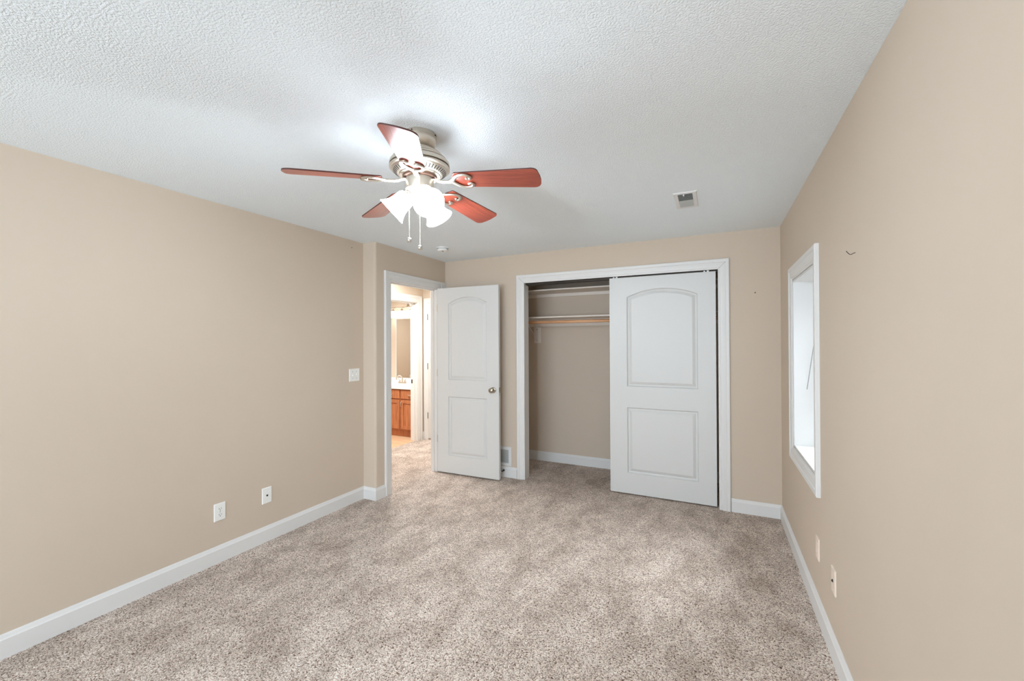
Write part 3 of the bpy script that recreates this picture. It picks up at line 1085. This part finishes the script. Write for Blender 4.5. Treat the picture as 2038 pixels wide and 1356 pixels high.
# light kit: three sockets, shades, bulbs
TILT = math.radians(42)
for az in (325, 85, 205):
    a = math.radians(az)
    hx, hy = math.cos(a), math.sin(a)
    ax = Vector((hx * math.cos(TILT), hy * math.cos(TILT), -math.sin(TILT)))
    o0 = Vector((FX + hx * 0.052, FY + hy * 0.052, 2.124))
    t = MB()
    t.tube([Vector((FX + hx * 0.02, FY + hy * 0.02, 2.136)), Vector((FX + hx * 0.038, FY + hy * 0.038, 2.134)), o0 - ax * 0.012, o0 + ax * 0.004], 0.012, 12)
    t.lathe([(0.0, -0.016), (0.021, -0.016), (0.028, -0.008), (0.029, 0.006), (0.023, 0.0065), (0.0, 0.007)], o0, ax, 28)
    t.build('lamp_socket', 'nickel', fan, smooth=35)
    prof = [(0.024, 0.000), (0.0340, 0.004), (0.0400, 0.014), (0.0425, 0.030), (0.0435, 0.048), (0.0465, 0.065), (0.0525, 0.081), (0.0605, 0.095), (0.0675, 0.105)]
    inner = [(r - 0.0028, h + 0.001) for r, h in prof[::-1]]
    t = MB()
    t.lathe(prof + [(0.0665, 0.1065)] + inner, o0, ax, 40)
    shd = t.build('lamp_shade', 'shade', fan, smooth=50)
    t = MB()
    t.lathe([(0.0, 0.006), (0.012, 0.008), (0.013, 0.028), (0.020, 0.047), (0.0265, 0.064), (0.0250, 0.078), (0.0155, 0.090), (0.0, 0.094)], o0, ax, 24)
    t.build('bulb', 'bulb', shd, smooth=60)

# pull chains
vr = Vector((0.8989, 0.4380, 0))
for off, bk, ztop, zbot in ((-0.037, -0.050, 2.172, 1.915), (0.014, -0.067, 2.165, 1.877)):
    q = Vector((FX, FY, 0)) + vr * off + Vector((0.438, -0.899, 0)) * (-bk)
    t = MB()
    n = int((ztop - zbot) / 0.0032)
    t.tube([(q.x, q.y, ztop), (q.x, q.y, zbot)], 0.0009, 6)
    for i in range(n):
        zc = ztop - i * 0.0032
        t.lathe([(0.0, -0.0014), (0.0013, -0.0008), (0.0016, 0), (0.0013, 0.0008), (0.0, 0.0014)], (q.x, q.y, zc), (0, 0, 1), 6)
    pc = t.build('pull_chain', 'nickel', fan, smooth=60)
    t = MB()
    t.lathe([(0.0, 0.010), (0.003, 0.009), (0.004, 0.006), (0.009, 0.003), (0.0105, -0.004), (0.0085, -0.011), (0.004, -0.0145), (0.0, -0.015)], (q.x, q.y, zbot), (0, 0, 1), 18)
    t.build('chain_pull', 'chrome', pc, smooth=50)

# ------------------------------------------------------------------ bathroom seen through the doorway
YV = 5.060
vx_r = XH - TH - 0.012
va = thing('vanity_cabinet', 'honey maple bathroom vanity cabinet beyond the hall', 'cabinet', (-4.9, YV, 0))
t = MB()
t.box(-5.62, YV + 0.02, 0.105, vx_r, YBB - 0.002, 0.740)
t.box(-5.62, YV + 0.055, 0.0, vx_r, YBB - 0.002, 0.105)
t.build('cabinet_box', 'vanity', va)
fronts = [(-4.393, vx_r - 0.012), (-4.790, -4.413), (-5.19, -4.81), (-5.60, -5.21)]
for i, (x0, x1) in enumerate(fronts):
    t = MB()
    t.box(x0, YV, 0.592, x1, YV + 0.0195, 0.728)
    dr = t.build('drawer_front', 'vanity', va, bevel=0.004)
    t = MB()
    fwid = 0.052
    t.box(x0, YV, 0.125, x0 + fwid, YV + 0.0195, 0.575)
    t.box(x1 - fwid, YV, 0.125, x1, YV + 0.0195, 0.575)
    t.box(x0 + fwid, YV, 0.125, x1 - fwid, YV + 0.0195, 0.125 + fwid)
    t.box(x0 + fwid, YV, 0.575 - fwid, x1 - fwid, YV + 0.0195, 0.575)
    t.box(x0 + fwid - 0.002, YV + 0.010, 0.125 + fwid - 0.002, x1 - fwid + 0.002, YV + 0.0190, 0.575 - fwid + 0.002)
    do = t.build('cabinet_door', 'vanity', va)
    hxx = x0 + 0.022
    t = MB()
    t.tube([(hxx, YV + 0.001, 0.548), (hxx, YV - 0.018, 0.540), (hxx, YV - 0.024, 0.508), (hxx, YV - 0.018, 0.476), (hxx, YV + 0.001, 0.468)], 0.0055, 8, upv=(1, 0, 0))
    t.build('handle', 'nickel', do, smooth=50)
    t = MB()
    hc = (x0 + x1) / 2 if i else -4.205
    t.tube([(hc - 0.044, YV + 0.001, 0.655), (hc - 0.036, YV - 0.018, 0.655), (hc, YV - 0.024, 0.655), (hc + 0.036, YV - 0.018, 0.655), (hc + 0.044, YV + 0.001, 0.655)], 0.0055, 8)
    t.build('handle', 'nickel', dr, smooth=50)
ct = thing('vanity_countertop', 'white countertop with backsplash on the maple vanity', 'countertop', (-4.9, YV, 0.7405))
t = MB()
t.box(-5.65, YV - 0.020, 0.7405, vx_r, YBB - 0.002, 0.785)
t.build('slab', 'counter', ct, bevel=0.006)
t = MB()
t.box(-5.65, YBB - 0.022, 0.785, vx_r, YBB - 0.001, 0.862)
t.build('backsplash', 'counter', ct, bevel=0.003)

fa = thing('sink_faucet', 'nickel gooseneck faucet with two handles on the vanity', 'faucet', (-4.705, 5.47, 0.7855))
cxx, cyy, zz = -4.705, 5.47, 0.7855
t = MB()
t.box(cxx - 0.075, cyy - 0.022, zz, cxx + 0.075, cyy + 0.022, zz + 0.016)
t.build('base_plate', 'nickel', fa, bevel=0.005)
t = MB()
ang_s = math.radians(205)
dx, dyy = math.cos(ang_s), math.sin(ang_s)
pts = [(0, 0.012), (0, 0.06)] + [(0.05 - 0.05 * math.cos(i * PI / 8), 0.075 + 0.05 * math.sin(i * PI / 8)) for i in range(9)] + [(0.1, 0.055)]
t.tube([(cxx + dx * u, cyy + dyy * u, zz + v) for u, v in pts], 0.011, 12, upv=(-dyy, dx, 0))
t.build('spout', 'nickel', fa, smooth=50)
for s in (-1, 1):
    t = MB()
    t.lathe([(0.0, 0.0), (0.019, 0.0), (0.015, 0.022), (0.011, 0.036), (0.0, 0.038)], (cxx + 0.054 * s, cyy, zz + 0.015), (0, 0, 1), 16)
    t.tube([(cxx + 0.054 * s, cyy, zz + 0.048), (cxx + 0.072 * s, cyy - 0.01, zz + 0.066), (cxx + 0.092 * s, cyy - 0.014, zz + 0.074)], [0.008, 0.0065, 0.005], 10)
    t.build('handle', 'nickel', fa, smooth=50)

mi = thing('vanity_mirror', 'frameless bathroom mirror above the vanity backsplash', 'mirror', (-4.6, YBB, 0.865))
t = MB()
t.box(-4.945, YBB - 0.006, 0.865, vx_r, YBB - 0.001, 1.868)
t.build('mirror_glass', 'mirror', mi)
t = MB()
t.box(-4.953, YBB - 0.009, 0.865, -4.945, YBB - 0.001, 1.868)
t.build('edge_trim', 'trim', mi)

vl = thing('vanity_light', 'nickel vanity light bar with glowing glass shades above the mirror', 'wall light', (-4.645, YBB, 2.085))
LY = 5.505
t = MB()
t.lathe([(0.0, 0.0), (0.060, 0.0), (0.058, 0.012), (0.046, 0.022), (0.018, 0.027), (0.0, 0.028)], (-4.645, YBB - 0.001, 2.090), (0, -1, 0), 28)
t.tube([(-4.645, YBB - 0.02, 2.090), (-4.645, LY, 2.060)], 0.011, 10)
t.build('wall_mount', 'nickel', vl, smooth=40)
t = MB()
t.tube([(-4.955, LY, 2.055), (-4.335, LY, 2.055)], 0.008, 10)
t.build('light_bar', 'nickel', vl, smooth=40)
for x in (-4.930, -4.740, -4.550, -4.360):
    t = MB()
    t.tube([(x, LY, 2.055), (x, LY, 2.030)], 0.006, 8)
    t.lathe([(0.0, 2.034), (0.010, 2.034), (0.026, 2.006), (0.028, 1.996), (0.0, 1.996)], (x, LY, 0), (0, 0, 1), 20)
    t.build('socket_cup', 'nickel', vl, smooth=40)
    t = MB()
    t.lathe([(0.0, 1.999), (0.024, 1.999), (0.036, 1.985), (0.046, 1.950), (0.055, 1.905), (0.060, 1.885), (0.057, 1.885), (0.048, 1.92), (0.0, 1.94)], (x, LY, 0), (0, 0, 1), 24)
    t.build('lamp_shade', 'vanity_shade', vl, smooth=50)
